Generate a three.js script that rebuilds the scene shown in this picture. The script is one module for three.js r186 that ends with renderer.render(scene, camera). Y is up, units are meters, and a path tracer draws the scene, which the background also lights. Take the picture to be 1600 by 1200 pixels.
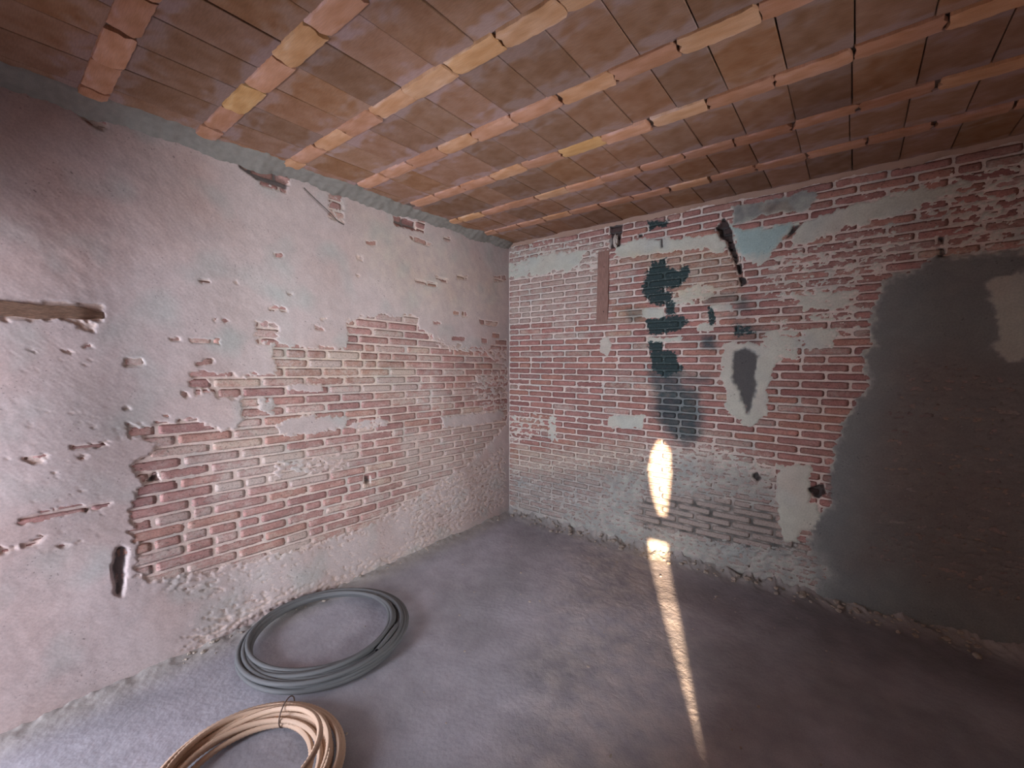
import * as THREE from 'three';
import { RoundedBoxGeometry } from 'three/addons/geometries/RoundedBoxGeometry.js';
import { mergeGeometries } from 'three/addons/utils/BufferGeometryUtils.js';
import { RectAreaLightUniformsLib } from 'three/addons/lights/RectAreaLightUniformsLib.js';
import { createNoise2D, createNoise3D } from 'simplex-noise';

// ---------------------------------------------------------------- camera, sky, sun, daylight, exposure
// The far corner of the room is the origin: the left wall is the plane x = 0 (running along z), the right wall the plane z = 0 (running along x).
const ROOM = { x: 5.2, y: 2.86, z: 5.4 };
const scene = new THREE.Scene();
const camera = new THREE.PerspectiveCamera(83.24, 1600 / 1200, 0.05, 60);
camera.position.set(2.847, 1.629, 3.544);
camera.lookAt(2.847 - 0.619, 1.629 - 0.056, 3.544 - 0.783);
scene.background = new THREE.Color(0.55, 0.66, 0.85);
const renderer = new THREE.WebGLRenderer({ antialias: true });
renderer.toneMapping = THREE.LinearToneMapping;
renderer.toneMappingExposure = 1.0;
renderer.shadowMap.enabled = true;
RectAreaLightUniformsLib.init();

const SUN_RISE = 0.186, SUN_TURN = 0.445;          // climb per metre on the ground; sideways drift per metre of z
const sun = new THREE.DirectionalLight(new THREE.Color(1.0, 0.68, 0.42), 30);
{
  const flat = new THREE.Vector3(SUN_TURN, 0, 1).normalize();
  sun.target.position.set(1.61, 0.6, 0);
  sun.position.copy(sun.target.position).addScaledVector(flat, 14).add(new THREE.Vector3(0, 14 * SUN_RISE, 0));
  sun.castShadow = true;
  Object.assign(sun.shadow.camera, { left: -6, right: 6, top: 6, bottom: -6, near: 1, far: 30 });
  sun.shadow.mapSize.set(4096, 4096);
  scene.add(sun, sun.target);
}
// daylight that comes in through the two open doorways behind the camera
function daylight(color, intensity, width, height, position, towards) {
  const light = new THREE.RectAreaLight(color, intensity, width, height);
  light.position.set(...position);
  light.lookAt(...towards);
  scene.add(light);
}
const SIDE_DOOR = { z0: 1.74, z1: 2.2, top: 2.1 };   // opening in the wall across from the left wall
const BACK_DOOR = { x0: 0.3, x1: 1.15, top: 2.1 };   // opening in the wall behind the camera
daylight(new THREE.Color(0.97, 0.95, 0.97), 98, 0.46, 2.0, [ROOM.x + 0.42, 1.05, 1.97], [0, 1.05, 1.97]);
daylight(new THREE.Color(0.84, 0.87, 1.0), 35, 0.85, 2.0, [0.725, 1.05, ROOM.z + 0.42], [0.725, 1.05, 0]);

// ---------------------------------------------------------------- helpers
function random(seed) {
  let a = seed >>> 0;
  return () => { a = (a + 0x6d2b79f5) >>> 0; let t = Math.imul(a ^ (a >>> 15), 1 | a); t = (t + Math.imul(t ^ (t >>> 7), 61 | t)) ^ t; return ((t ^ (t >>> 14)) >>> 0) / 4294967296; };
}
const rnd = random(7), noise = createNoise2D(random(11)), noise3 = createNoise3D(random(13));
const clamp = (x, a = 0, b = 1) => Math.min(b, Math.max(a, x));
const mix = (a, b, t) => a + (b - a) * t;
const smooth = (a, b, x) => { const t = clamp((x - a) / (b - a)); return t * t * (3 - 2 * t); };
const mix3 = (a, b, t) => [mix(a[0], b[0], t), mix(a[1], b[1], t), mix(a[2], b[2], t)];
const fractal = (x, y, octaves = 3) => { let s = 0, k = 0.5; for (let i = 0; i < octaves; i++, x *= 2.1, y *= 2.1, k *= 0.5) s += k * noise(x + i * 17.3, y - i * 9.1); return s; };

const taken = new Map();
function numbered(name) { const n = taken.get(name) ?? 0; taken.set(name, n + 1); return n ? `${name}_${String(n).padStart(3, '0')}` : name; }
function shadows(o) { o.castShadow = o.receiveShadow = true; return o; }
function part(name, geometry, material, parent) { const m = shadows(new THREE.Mesh(geometry, material)); m.name = numbered(name); parent.add(m); return m; }
function structure(name) { const g = new THREE.Group(); g.name = name; g.userData.kind = 'structure'; scene.add(g); return g; }
function thing(name, label, category, position = [0, 0, 0]) { const g = new THREE.Group(); g.name = numbered(name); g.position.set(...position); g.userData = { label, category }; scene.add(g); return g; }
function picture(width, height, paint) {           // colour texture computed pixel by pixel; paint returns sRGB 0..255
  const data = new Uint8Array(width * height * 4);
  for (let y = 0, o = 0; y < height; y++) for (let x = 0; x < width; x++, o += 4) {
    const c = paint((x + 0.5) / width, (y + 0.5) / height);
    data[o] = clamp(c[0], 0, 255); data[o + 1] = clamp(c[1], 0, 255); data[o + 2] = clamp(c[2], 0, 255); data[o + 3] = 255;
  }
  const t = new THREE.DataTexture(data, width, height);
  t.colorSpace = THREE.SRGBColorSpace; t.magFilter = THREE.LinearFilter; t.minFilter = THREE.LinearFilter; t.wrapS = t.wrapT = THREE.RepeatWrapping; t.needsUpdate = true;
  return t;
}
function relief(geometry, move) {                  // moves every vertex by a function of its place, then new normals
  const p = geometry.attributes.position, v = new THREE.Vector3();
  for (let i = 0; i < p.count; i++) { v.fromBufferAttribute(p, i); move(v); p.setXYZ(i, v.x, v.y, v.z); }
  geometry.computeVertexNormals();
  return geometry;
}

// ---------------------------------------------------------------- what lies where on the two old walls
// Each mark: field, value, softness of its edge, outline in metres along the wall and above the floor.
// c render coat (-1 bare brick .. 1 thick), w limewash on the bricks, g grey cement, b bluish limewash, s soot, y ochre stain, p pinkish coat, k dark open joints, d depth of a hole
const LEFT_WALL_MARKS = [
  ['c', 0.5, 0.12, [[3.45,1.74],[3.21,1.75],[3.04,1.64],[3.08,0.54],[3.49,0.76]]],
  ['g', 0.35, 0.12, [[3.34,1.64],[3.06,1.57],[3.07,0.67],[3.30,0.78]]],
  ['c', -0.85, 0.035, [[1.85,1.90],[1.72,1.95],[1.22,1.99],[1.19,1.88],[0.98,1.81],[0.94,1.74],[0.40,1.72],[0.27,1.64],[0.03,1.52],[0.03,0.96],[0.36,0.75],[0.72,0.60],[1.03,0.52],[1.31,0.42],[1.79,0.36],[2.08,0.36],[2.37,0.38],[2.56,0.40],[2.72,0.41],[3.04,0.49],[3.05,0.86],[3.00,1.03],[3.05,1.07],[2.95,1.15],[2.93,1.20],[3.04,1.24],[3.04,1.30],[2.75,1.30],[2.65,1.22],[2.56,1.23],[2.53,1.27],[2.54,1.33],[2.51,1.40],[2.57,1.47],[2.47,1.52],[2.30,1.54],[2.34,1.62],[2.35,1.68],[2.33,1.72],[1.86,1.71],[1.84,1.82]]],
  ['c', -0.25, 0.03, [[2.46,1.87],[2.31,1.87],[2.32,1.72],[2.45,1.71]]],
  ['c', -0.35, 0.03, [[2.77,1.56],[2.38,1.54],[2.45,1.48],[2.56,1.39],[2.78,1.48]]],
  ['c', 0.1, 0.04, [[1.19,1.88],[0.70,1.76],[0.16,1.74],[0.03,1.91],[0.03,1.51],[0.35,1.67],[0.94,1.72]]],
  ['c', 0.45, 0.02, [[2.27,1.48],[2.03,1.47],[2.02,1.41],[2.18,1.41],[2.27,1.44]]],
  ['c', 0.6, 0.03, [[2.37,1.20],[2.25,1.26],[2.06,1.25],[1.84,1.22],[1.87,1.14],[2.06,1.13],[2.27,1.13]]],
  ['c', 0.35, 0.03, [[2.45,1.41],[2.34,1.40],[2.35,1.28],[2.44,1.30]]],
  ['c', 0.3, 0.03, [[1.84,1.20],[1.55,1.19],[1.46,1.12],[1.72,1.10],[1.85,1.13]]],
  ['c', 0.5, 0.03, [[0.95,1.13],[0.11,1.11],[0.05,1.01],[0.45,0.99],[0.95,1.02]]],
  ['c', 0, 0.03, [[0.62,1.46],[0.03,1.54],[0.03,1.11],[0.45,1.14]]],
  ['w', 0.55, 0.08, [[1.76,1.64],[0.94,1.56],[0.95,1.25],[1.76,1.36]]],
  ['w', 0.55, 0.05, [[2.34,1.68],[1.76,1.69],[1.76,1.52],[2.34,1.54]]],
  ['w', 0.75, 0.04, [[1.48,1.35],[0.77,1.29],[0.83,1.18],[1.48,1.29]]],
  ['w', 0.8, 0.08, [[2.70,1.02],[2.39,1.06],[1.77,1.00],[1.88,0.83],[2.40,0.84],[2.71,0.80]]],
  ['c', 0.05, 0.06, [[2.39,1.02],[1.85,0.97],[1.88,0.81],[2.40,0.88]]],
  ['w', 0.75, 0.07, [[1.43,0.98],[0.05,1.11],[0.05,0.56],[1.31,0.58]]],
  ['c', 0.12, 0.08, [[3.04,0.50],[2.72,0.43],[2.37,0.39],[1.78,0.37],[1.03,0.55],[0.05,0.77],[0.05,0.08],[1.63,-0.05],[2.50,-0.04],[3.06,-0.01]]],
  ['c', 0.4, 0.08, [[2.72,0.39],[2.37,0.36],[1.79,0.31],[1.31,0.37],[1.32,0.10],[2.09,0.09],[2.70,0.19]]],
  ['w', 0.8, 0.08, [[3.30,0.61],[2.72,0.47],[2.37,0.42],[1.78,0.40],[1.03,0.58],[0.05,0.84],[0.05,0.02],[1.63,-0.10],[2.50,-0.06],[3.52,-0.08],[3.49,0.76]]],
  ['c', 0.7, 0.1, [[3.49,0.76],[3.04,0.47],[2.73,0.24],[2.97,-0.02],[3.53,-0.11]]],
  ['c', -0.6, 0.012, [[3.18,2.77],[3.13,2.78],[3.06,2.76],[3.09,2.72],[3.15,2.73]]],
  ['c', -0.95, 0.012, [[2.51,2.81],[2.40,2.84],[2.21,2.79],[2.23,2.73],[2.41,2.73],[2.51,2.77]]],
  ['c', -0.3, 0.012, [[2.40,2.72],[2.22,2.70],[2.25,2.67],[2.40,2.68]]],
  ['c', -0.9, 0.01, [[1.45,2.75],[1.21,2.76],[1.11,2.81],[1.13,2.69],[1.21,2.68],[1.41,2.68]]],
  ['c', -0.2, 0.02, [[1.97,2.76],[1.86,2.80],[1.84,2.58],[1.97,2.57]]],
  ['c', -0.6, 0.008, [[1.28,2.63],[1.18,2.63],[1.04,2.61],[1.09,2.58],[1.26,2.60]]],
  ['c', -0.6, 0.008, [[0.91,2.70],[0.83,2.72],[0.83,2.68],[0.91,2.66]]],
  ['c', -0.6, 0.008, [[1.23,2.29],[0.99,2.29],[1.01,2.25],[1.22,2.26]]],
  ['c', -0.6, 0.008, [[1.01,2.35],[0.87,2.34],[0.88,2.30],[1.00,2.32]]],
  ['c', -0.5, 0.008, [[0.76,2.39],[0.61,2.41],[0.61,2.37],[0.76,2.35]]],
  ['c', -0.6, 0.008, [[0.24,2.46],[0.05,2.49],[0.05,2.43],[0.24,2.40]]],
  ['c', -0.4, 0.008, [[0.80,2.07],[0.72,2.07],[0.72,2.03],[0.80,2.03]]],
  ['c', -0.4, 0.008, [[0.69,2.08],[0.63,2.08],[0.63,2.03],[0.69,2.02]]],
  ['c', -0.6, 0.008, [[0.47,2.02],[0.17,2.01],[0.20,1.96],[0.44,1.97]]],
  ['c', -0.6, 0.008, [[1.04,1.96],[0.95,1.96],[0.95,1.93],[1.04,1.93]]],
  ['c', -0.6, 0.008, [[0.27,1.90],[0.15,1.90],[0.16,1.85],[0.27,1.85]]],
  ['c', -0.6, 0.008, [[0.22,1.83],[0.03,1.84],[0.03,1.78],[0.22,1.78]]],
  ['c', -0.6, 0.008, [[0.29,1.78],[0.03,1.78],[0.03,1.74],[0.29,1.74]]],
  ['c', -0.5, 0.008, [[0.82,1.84],[0.65,1.84],[0.65,1.80],[0.82,1.80]]],
  ['c', -0.5, 0.008, [[0.43,1.84],[0.35,1.84],[0.35,1.79],[0.43,1.79]]],
  ['c', -0.5, 0.008, [[0.75,1.78],[0.69,1.78],[0.69,1.75],[0.75,1.75]]],
  ['c', -0.5, 0.008, [[2.36,1.96],[2.31,1.97],[2.31,1.93],[2.37,1.93]]],
  ['c', -0.5, 0.008, [[2.30,1.97],[2.26,1.97],[2.26,1.93],[2.30,1.93]]],
  ['c', -0.4, 0.008, [[2.67,1.86],[2.65,1.86],[2.65,1.84],[2.67,1.84]]],
  ['c', -0.4, 0.008, [[2.62,1.86],[2.59,1.86],[2.59,1.84],[2.62,1.83]]],
  ['c', -0.6, 0.008, [[2.08,1.86],[2.01,1.84],[2.02,1.82],[2.08,1.83]]],
  ['c', -0.4, 0.008, [[2.04,1.91],[1.99,1.92],[1.99,1.90],[2.04,1.89]]],
  ['c', -0.5, 0.012, [[3.05,1.63],[2.98,1.64],[2.96,1.60],[3.05,1.59]]],
  ['c', -0.5, 0.01, [[2.87,1.75],[2.82,1.75],[2.82,1.73],[2.87,1.73]]],
  ['c', -0.5, 0.01, [[2.78,1.74],[2.64,1.75],[2.64,1.72],[2.78,1.72]]],
  ['c', -0.5, 0.01, [[2.77,1.61],[2.68,1.63],[2.68,1.60],[2.76,1.59]]],
  ['c', -0.5, 0.01, [[2.78,1.56],[2.71,1.56],[2.71,1.53],[2.78,1.53]]],
  ['c', -0.5, 0.01, [[2.78,1.52],[2.73,1.52],[2.73,1.48],[2.78,1.48]]],
  ['c', -0.5, 0.01, [[2.82,1.46],[2.79,1.45],[2.79,1.42],[2.82,1.42]]],
  ['c', -0.4, 0.01, [[2.76,1.46],[2.74,1.46],[2.74,1.43],[2.76,1.43]]],
  ['c', -0.5, 0.012, [[2.67,1.45],[2.62,1.44],[2.61,1.42],[2.66,1.41]]],
  ['c', -0.4, 0.01, [[2.72,1.64],[2.67,1.64],[2.67,1.61],[2.72,1.61]]],
  ['c', -0.5, 0.01, [[2.92,1.35],[2.89,1.34],[2.87,1.32],[2.90,1.33]]],
  ['c', -0.4, 0.015, [[3.06,1.41],[3.04,1.40],[3.04,1.38],[3.06,1.38]]],
  ['c', -0.5, 0.012, [[3.25,1.23],[3.12,1.23],[3.13,1.21],[3.25,1.21]]],
  ['c', -0.45, 0.012, [[3.24,1.18],[3.20,1.18],[3.21,1.16],[3.23,1.16]]],
  ['c', -0.45, 0.015, [[3.40,1.20],[3.34,1.21],[3.32,1.18],[3.36,1.17],[3.40,1.18]]],
  ['c', -0.5, 0.015, [[3.42,0.94],[3.27,0.95],[3.13,0.93],[3.13,0.91],[3.27,0.91],[3.42,0.91]]],
  ['c', -0.5, 0.012, [[3.42,0.82],[3.36,0.83],[3.38,0.80],[3.42,0.80]]],
  ['c', -0.4, 0.012, [[3.41,0.77],[3.24,0.77],[3.25,0.76],[3.41,0.76]]],
  ['c', -0.4, 0.012, [[3.49,0.83],[3.44,0.82],[3.44,0.80],[3.49,0.80]]],
  ['c', -0.7, 0.02, [[3.44,1.88],[3.12,1.89],[3.12,1.81],[3.44,1.80]]],
  ['c', -0.4, 0.012, [[3.31,1.89],[3.12,1.89],[3.11,1.88],[3.30,1.86]]],
  ['c', -0.35, 0.012, [[3.21,1.81],[3.15,1.80],[3.15,1.76],[3.22,1.77]]],
  ['c', -0.35, 0.012, [[3.18,1.70],[3.10,1.70],[3.10,1.69],[3.19,1.69]]],
  ['c', -0.35, 0.012, [[3.37,1.68],[3.34,1.68],[3.34,1.67],[3.37,1.67]]],
  ['c', -0.35, 0.012, [[3.26,1.67],[3.23,1.67],[3.24,1.66],[3.26,1.66]]],
  ['c', -0.3, 0.01, [[3.22,1.64],[3.19,1.64],[3.19,1.63],[3.22,1.63]]],
  ['c', -0.4, 0.01, [[2.33,2.29],[2.27,2.30],[2.27,2.27],[2.33,2.26]]],
  ['c', -0.5, 0.008, [[2.73,2.07],[2.67,2.08],[2.67,2.06],[2.73,2.05]]],
  ['c', -0.4, 0.008, [[2.55,2.09],[2.53,2.09],[2.53,2.07],[2.55,2.07]]],
  ['c', -0.4, 0.008, [[2.25,2.06],[2.22,2.06],[2.22,2.04],[2.26,2.04]]],
  ['c', -0.4, 0.008, [[1.76,2.25],[1.73,2.25],[1.73,2.23],[1.76,2.22]]],
  ['c', -0.4, 0.008, [[1.76,2.38],[1.71,2.39],[1.71,2.35],[1.76,2.34]]],
  ['c', -0.4, 0.008, [[1.67,2.50],[1.59,2.52],[1.59,2.48],[1.67,2.47]]],
  ['w', -0.4, 0.03, [[2.53,2.83],[2.39,2.87],[2.14,2.81],[2.19,2.68],[2.42,2.69],[2.53,2.74]]],
  ['w', -0.4, 0.03, [[1.49,2.77],[1.06,2.88],[1.06,2.68],[1.49,2.58]]],
  ['w', -0.25, 0.1, [[3.45,1.63],[3.06,1.64],[3.07,0.67],[3.49,0.76]]],
  ['d', 0.02, 0.006, [[2.51,2.79],[2.40,2.82],[2.23,2.76],[2.24,2.70],[2.41,2.71],[2.50,2.75]]],
  ['d', 0.018, 0.005, [[1.43,2.75],[1.22,2.75],[1.22,2.69],[1.40,2.68]]],
  ['d', 0.025, 0.006, [[3.12,0.69],[3.10,0.70],[3.08,0.68],[3.09,0.54],[3.11,0.45],[3.13,0.47],[3.13,0.59]]],
  ['d', 0.04, 0.005, [[2.98,1.00],[2.95,1.04],[2.94,1.00]]],
  ['d', 0.035, 0.005, [[1.72,0.76],[1.69,0.75],[1.69,0.69],[1.72,0.70]]],
  ['y', 0.75, 0.06, [[2.34,1.70],[1.76,1.71],[1.29,1.59],[1.30,1.43],[2.34,1.52]]],
  ['p', 0.6, 0.25, [[3.40,2.81],[2.73,2.81],[2.65,2.46],[3.14,2.00],[3.44,1.96]]],
  ['p', -0.6, 0.2, [[2.90,2.03],[2.32,2.15],[1.85,1.91],[2.37,1.64],[2.93,1.70]]],
  ['y', 0.5, 0.15, [[1.73,2.70],[0.85,2.66],[0.05,2.43],[0.15,2.03],[1.28,2.05],[1.74,2.29]]]
];
const RIGHT_WALL_MARKS = [
  ['c', -0.12, 0.06, [[0.00,2.90],[1.18,2.69],[1.18,2.35],[0.00,2.49]]],
  ['w', 0.72, 0.08, [[0.00,2.80],[1.12,2.70],[1.13,1.98],[0.00,2.01]]],
  ['c', 0.8, 0.02, [[0.27,2.63],[0.52,2.64],[0.88,2.61],[0.83,2.52],[0.73,2.46],[0.55,2.50],[0.46,2.46],[0.29,2.47]]],
  ['c', 0.35, 0.02, [[-0.01,2.62],[0.27,2.61],[0.27,2.44],[-0.01,2.48]]],
  ['w', 0.8, 0.015, [[0.53,2.01],[0.80,2.00],[0.80,1.92],[0.53,1.93]]],
  ['w', 0.75, 0.015, [[0.53,1.90],[0.88,1.89],[0.89,1.82],[0.54,1.82]]],
  ['c', 0.8, 0.02, [[1.19,2.52],[1.20,2.61],[1.41,2.63],[1.72,2.59],[1.97,2.57],[2.04,2.54],[2.08,2.42],[1.87,2.48],[1.62,2.50],[1.41,2.49]]],
  ['w', 0.5, 0.06, [[1.19,2.52],[1.41,2.50],[1.92,2.47],[2.14,2.39],[2.19,2.06],[1.78,2.09],[1.41,2.39],[1.22,2.09],[1.16,2.09]]],
  ['y', 0.8, 0.05, [[1.21,2.54],[1.41,2.53],[1.92,2.47],[2.14,2.39],[2.19,2.06],[1.93,2.06],[1.73,2.10],[1.41,2.44],[1.21,2.44]]],
  ['c', 0.25, 0.03, [[1.71,2.18],[1.92,2.23],[2.08,2.16],[1.92,2.08],[1.73,2.05],[1.63,2.06]]],
  ['y', 0.7, 0.04, [[1.16,2.09],[1.47,2.09],[1.47,1.93],[1.19,1.95]]],
  ['c', 0.7, 0.015, [[1.43,2.06],[1.63,2.04],[1.63,1.97],[1.44,1.98]]],
  ['c', 0.5, 0.02, [[1.49,1.82],[1.77,1.81],[1.77,1.77],[1.49,1.77]]],
  ['c', 0.5, 0.02, [[1.97,2.05],[2.13,2.04],[2.13,1.99],[1.97,2.00]]],
  ['c', 0.5, 0.02, [[1.88,1.91],[2.01,1.91],[2.01,1.84],[1.88,1.85]]],
  ['c', 1.1, 0.02, [[2.09,2.63],[2.18,2.56],[2.49,2.55],[2.53,2.54],[2.44,2.48],[2.36,2.36],[2.29,2.31],[2.22,2.35],[2.15,2.43]]],
  ['b', 1, 0.03, [[2.08,2.63],[2.18,2.56],[2.50,2.55],[2.44,2.48],[2.36,2.37],[2.18,2.38],[2.14,2.48]]],
  ['c', 1, 0.02, [[2.10,2.76],[2.31,2.74],[2.55,2.76],[2.62,2.72],[2.57,2.63],[2.36,2.65],[2.12,2.62]]],
  ['g', 0.65, 0.02, [[2.10,2.76],[2.31,2.74],[2.55,2.76],[2.62,2.72],[2.57,2.63],[2.36,2.65],[2.12,2.62]]],
  ['y', 1, 0.02, [[2.27,2.72],[2.45,2.72],[2.49,2.64],[2.32,2.65]]],
  ['c', 0.7, 0.03, [[2.51,2.54],[2.70,2.59],[3.07,2.64],[3.31,2.64],[3.35,2.58],[3.07,2.52],[2.83,2.48],[2.57,2.42],[2.47,2.39]]],
  ['c', -0.1, 0.06, [[2.30,2.36],[3.02,2.49],[3.19,2.27],[2.92,2.12],[2.92,1.80],[2.36,1.64]]],
  ['w', 0.4, 0.1, [[2.30,2.36],[3.02,2.49],[3.19,2.27],[2.92,2.12],[2.92,1.80],[2.36,1.64]]],
  ['c', -0.05, 0.08, [[2.59,2.70],[3.77,2.73],[3.79,2.19],[3.22,2.25],[3.07,2.52],[3.33,2.60]]],
  ['c', 0.75, 0.02, [[2.06,1.74],[2.16,1.77],[2.33,1.73],[2.43,1.64],[2.38,1.46],[2.38,1.27],[2.32,1.17],[2.22,1.14],[2.10,1.25],[2.07,1.54]]],
  ['c', 0.35, 0.03, [[2.33,1.82],[2.53,1.84],[2.56,1.64],[2.44,1.63],[2.33,1.71]]],
  ['c', 0.45, 0.03, [[2.59,1.90],[2.72,1.90],[2.76,1.85],[2.73,1.70],[2.58,1.70]]],
  ['c', 0.4, 0.03, [[2.51,2.07],[2.82,2.07],[2.82,1.97],[2.56,1.96]]],
  ['c', -0.85, 0.01, [[2.58,1.67],[2.86,1.67],[2.86,1.63],[2.58,1.63]]],
  ['c', -0.85, 0.01, [[2.72,1.62],[2.94,1.62],[2.94,1.58],[2.73,1.58]]],
  ['c', -0.8, 0.01, [[2.71,1.56],[2.82,1.56],[2.82,1.52],[2.71,1.52]]],
  ['c', -0.8, 0.01, [[2.26,2.02],[2.55,1.99],[2.55,1.91],[2.26,1.92]]],
  ['c', -0.8, 0.01, [[2.48,1.89],[2.76,1.88],[2.76,1.84],[2.49,1.85]]],
  ['c', -0.8, 0.01, [[2.78,1.72],[2.86,1.72],[2.86,1.69],[2.78,1.69]]],
  ['g', 1, 0.012, [[2.14,1.70],[2.22,1.71],[2.31,1.66],[2.29,1.55],[2.30,1.45],[2.28,1.34],[2.27,1.27],[2.24,1.23],[2.19,1.39],[2.14,1.49]]],
  ['d', 0.012, 0.006, [[2.14,1.70],[2.22,1.71],[2.31,1.66],[2.29,1.55],[2.30,1.45],[2.28,1.34],[2.27,1.27],[2.24,1.23],[2.19,1.39],[2.14,1.49]]],
  ['c', 1.1, 0.035, [[3.79,2.19],[3.22,2.23],[3.14,2.18],[3.03,2.14],[2.96,2.07],[2.93,1.88],[2.94,1.72],[2.88,1.64],[2.94,1.48],[2.84,1.31],[2.81,1.18],[2.76,1.05],[2.76,0.90],[2.73,0.78],[2.76,0.66],[2.68,0.54],[2.64,0.36],[2.64,0.18],[2.72,-0.04],[3.90,-0.05]]],
  ['g', 0.95, 0.03, [[3.79,2.19],[3.22,2.23],[3.14,2.18],[3.03,2.14],[2.96,2.07],[2.93,1.88],[2.94,1.72],[2.88,1.64],[2.94,1.48],[2.84,1.31],[2.81,1.18],[2.76,1.05],[2.76,0.90],[2.73,0.78],[2.76,0.66],[2.68,0.54],[2.64,0.36],[2.64,0.18],[2.72,-0.04],[3.90,-0.05]]],
  ['c', 0.2, 0.1, [[3.04,1.72],[3.82,1.51],[3.89,0.20],[2.91,0.31],[2.95,1.07]]],
  ['y', 0.7, 0.15, [[3.04,1.72],[3.82,1.51],[3.89,0.20],[2.91,0.31],[2.95,1.07]]],
  ['c', 1.6, 0.012, [[3.40,2.04],[3.46,2.09],[3.63,2.10],[3.68,1.60],[3.50,1.63],[3.45,1.69],[3.47,1.78],[3.45,1.88]]],
  ['g', 0.25, 0.012, [[3.40,2.04],[3.46,2.09],[3.63,2.10],[3.68,1.60],[3.50,1.63],[3.45,1.69],[3.47,1.78],[3.45,1.88]]],
  ['c', -0.2, 0.09, [[0.00,0.54],[0.81,0.77],[1.44,0.90],[1.95,0.94],[2.39,0.90],[2.45,0.82],[2.46,0.41],[2.67,0.37],[2.78,0.18],[2.64,-0.02],[1.65,-0.10],[0.68,-0.07],[-0.00,-0.03]]],
  ['w', 0.78, 0.12, [[0.00,0.61],[0.81,0.83],[1.44,0.96],[1.95,0.99],[2.39,0.94],[2.45,0.82],[2.46,0.41],[2.67,0.37],[2.78,0.18],[2.64,-0.02],[1.65,-0.10],[0.68,-0.07],[-0.00,-0.03]]],
  ['g', 0.42, 0.1, [[0.00,0.42],[0.82,0.58],[1.44,0.74],[1.95,0.84],[2.39,0.81],[2.45,0.73],[2.46,0.41],[2.67,0.37],[2.78,0.18],[2.64,-0.02],[1.65,-0.10],[0.68,-0.07],[-0.00,-0.03]]],
  ['c', 0.08, 0.09, [[1.71,0.91],[2.09,0.96],[2.45,0.84],[2.45,0.59],[2.01,0.60],[1.71,0.54]]],
  ['c', 0.12, 0.08, [[0.68,0.15],[1.21,0.44],[1.50,0.33],[2.46,0.31],[2.75,0.17],[2.64,-0.02],[1.65,-0.10],[0.68,-0.10]]],
  ['c', 0.15, 0.07, [[1.08,0.57],[1.50,0.69],[1.47,0.38],[1.15,0.37]]],
  ['y', 0.5, 0.1, [[0.04,0.70],[1.44,0.93],[1.50,0.66],[0.82,0.52],[0.04,0.42]]],
  ['c', -0.55, 0.05, [[1.45,0.42],[1.96,0.56],[2.46,0.55],[2.46,0.31],[1.97,0.23],[1.45,0.21]]],
  ['w', 1, 0.05, [[1.45,0.43],[1.96,0.56],[2.46,0.55],[2.46,0.31],[1.97,0.23],[1.45,0.21]]],
  ['k', 1, 0.05, [[1.45,0.43],[1.96,0.56],[2.46,0.55],[2.67,0.28],[1.97,0.18],[1.45,0.15]]],
  ['c', -0.12, 0.05, [[-0.01,1.10],[0.41,1.13],[0.60,1.05],[0.54,0.83],[-0.01,0.76]]],
  ['c', 0.2, 0.03, [[0.51,1.08],[0.61,1.08],[0.62,0.83],[0.49,0.85]]],
  ['c', 0.75, 0.015, [[1.15,1.13],[1.48,1.17],[1.46,1.05],[1.14,1.03]]],
  ['c', 1.5, 0.01, [[2.45,0.88],[2.64,0.91],[2.64,0.83],[2.66,0.77],[2.69,0.64],[2.71,0.55],[2.67,0.47],[2.60,0.43],[2.57,0.34],[2.51,0.35],[2.47,0.46]]],
  ['g', 0, 0.01, [[2.45,0.88],[2.64,0.91],[2.64,0.83],[2.66,0.77],[2.69,0.64],[2.71,0.55],[2.67,0.47],[2.60,0.43],[2.57,0.34],[2.51,0.35],[2.47,0.46]]],
  ['d', 0.04, 0.008, [[2.63,0.75],[2.71,0.79],[2.73,0.73],[2.69,0.69],[2.66,0.70]]],
  ['c', -0.9, 0.01, [[2.64,0.88],[2.76,0.89],[2.76,0.68],[2.64,0.65]]],
  ['d', 0.03, 0.006, [[2.29,0.79],[2.32,0.81],[2.35,0.77],[2.32,0.74]]],
  ['d', 0.07, 0.006, [[2.00,2.62],[2.03,2.64],[2.05,2.68],[2.07,2.65],[2.10,2.58],[2.11,2.50],[2.13,2.44],[2.10,2.43],[2.08,2.51],[2.04,2.54]]],
  ['d', 0.06, 0.006, [[2.10,2.45],[2.13,2.45],[2.15,2.36],[2.14,2.33]]],
  ['d', 0.06, 0.006, [[2.14,2.32],[2.17,2.33],[2.18,2.27],[2.18,2.24],[2.16,2.27]]],
  ['d', 0.06, 0.006, [[2.16,2.24],[2.20,2.22],[2.21,2.18],[2.18,2.17]]],
  ['d', 0.03, 0.006, [[1.13,2.80],[1.25,2.79],[1.23,2.60],[1.15,2.60]]],
  ['d', 0.03, 0.005, [[3.21,2.34],[3.23,2.34],[3.23,2.30],[3.21,2.31]]],
  ['d', 0.03, 0.005, [[3.21,2.28],[3.23,2.27],[3.24,2.23],[3.21,2.23]]],
  ['d', 0.03, 0.005, [[1.39,2.68],[1.42,2.67],[1.43,2.65],[1.40,2.65]]],
  ['d', 0.03, 0.004, [[1.58,2.61],[1.59,2.61],[1.60,2.54],[1.59,2.54]]],
  ['d', 0.03, 0.005, [[2.45,2.47],[2.49,2.54],[2.53,2.54],[2.46,2.46]]],
  ['s', 0.82, 0.012, [[1.47,2.77],[1.65,2.74],[1.61,2.69],[1.55,2.72],[1.49,2.68]]],
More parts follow.
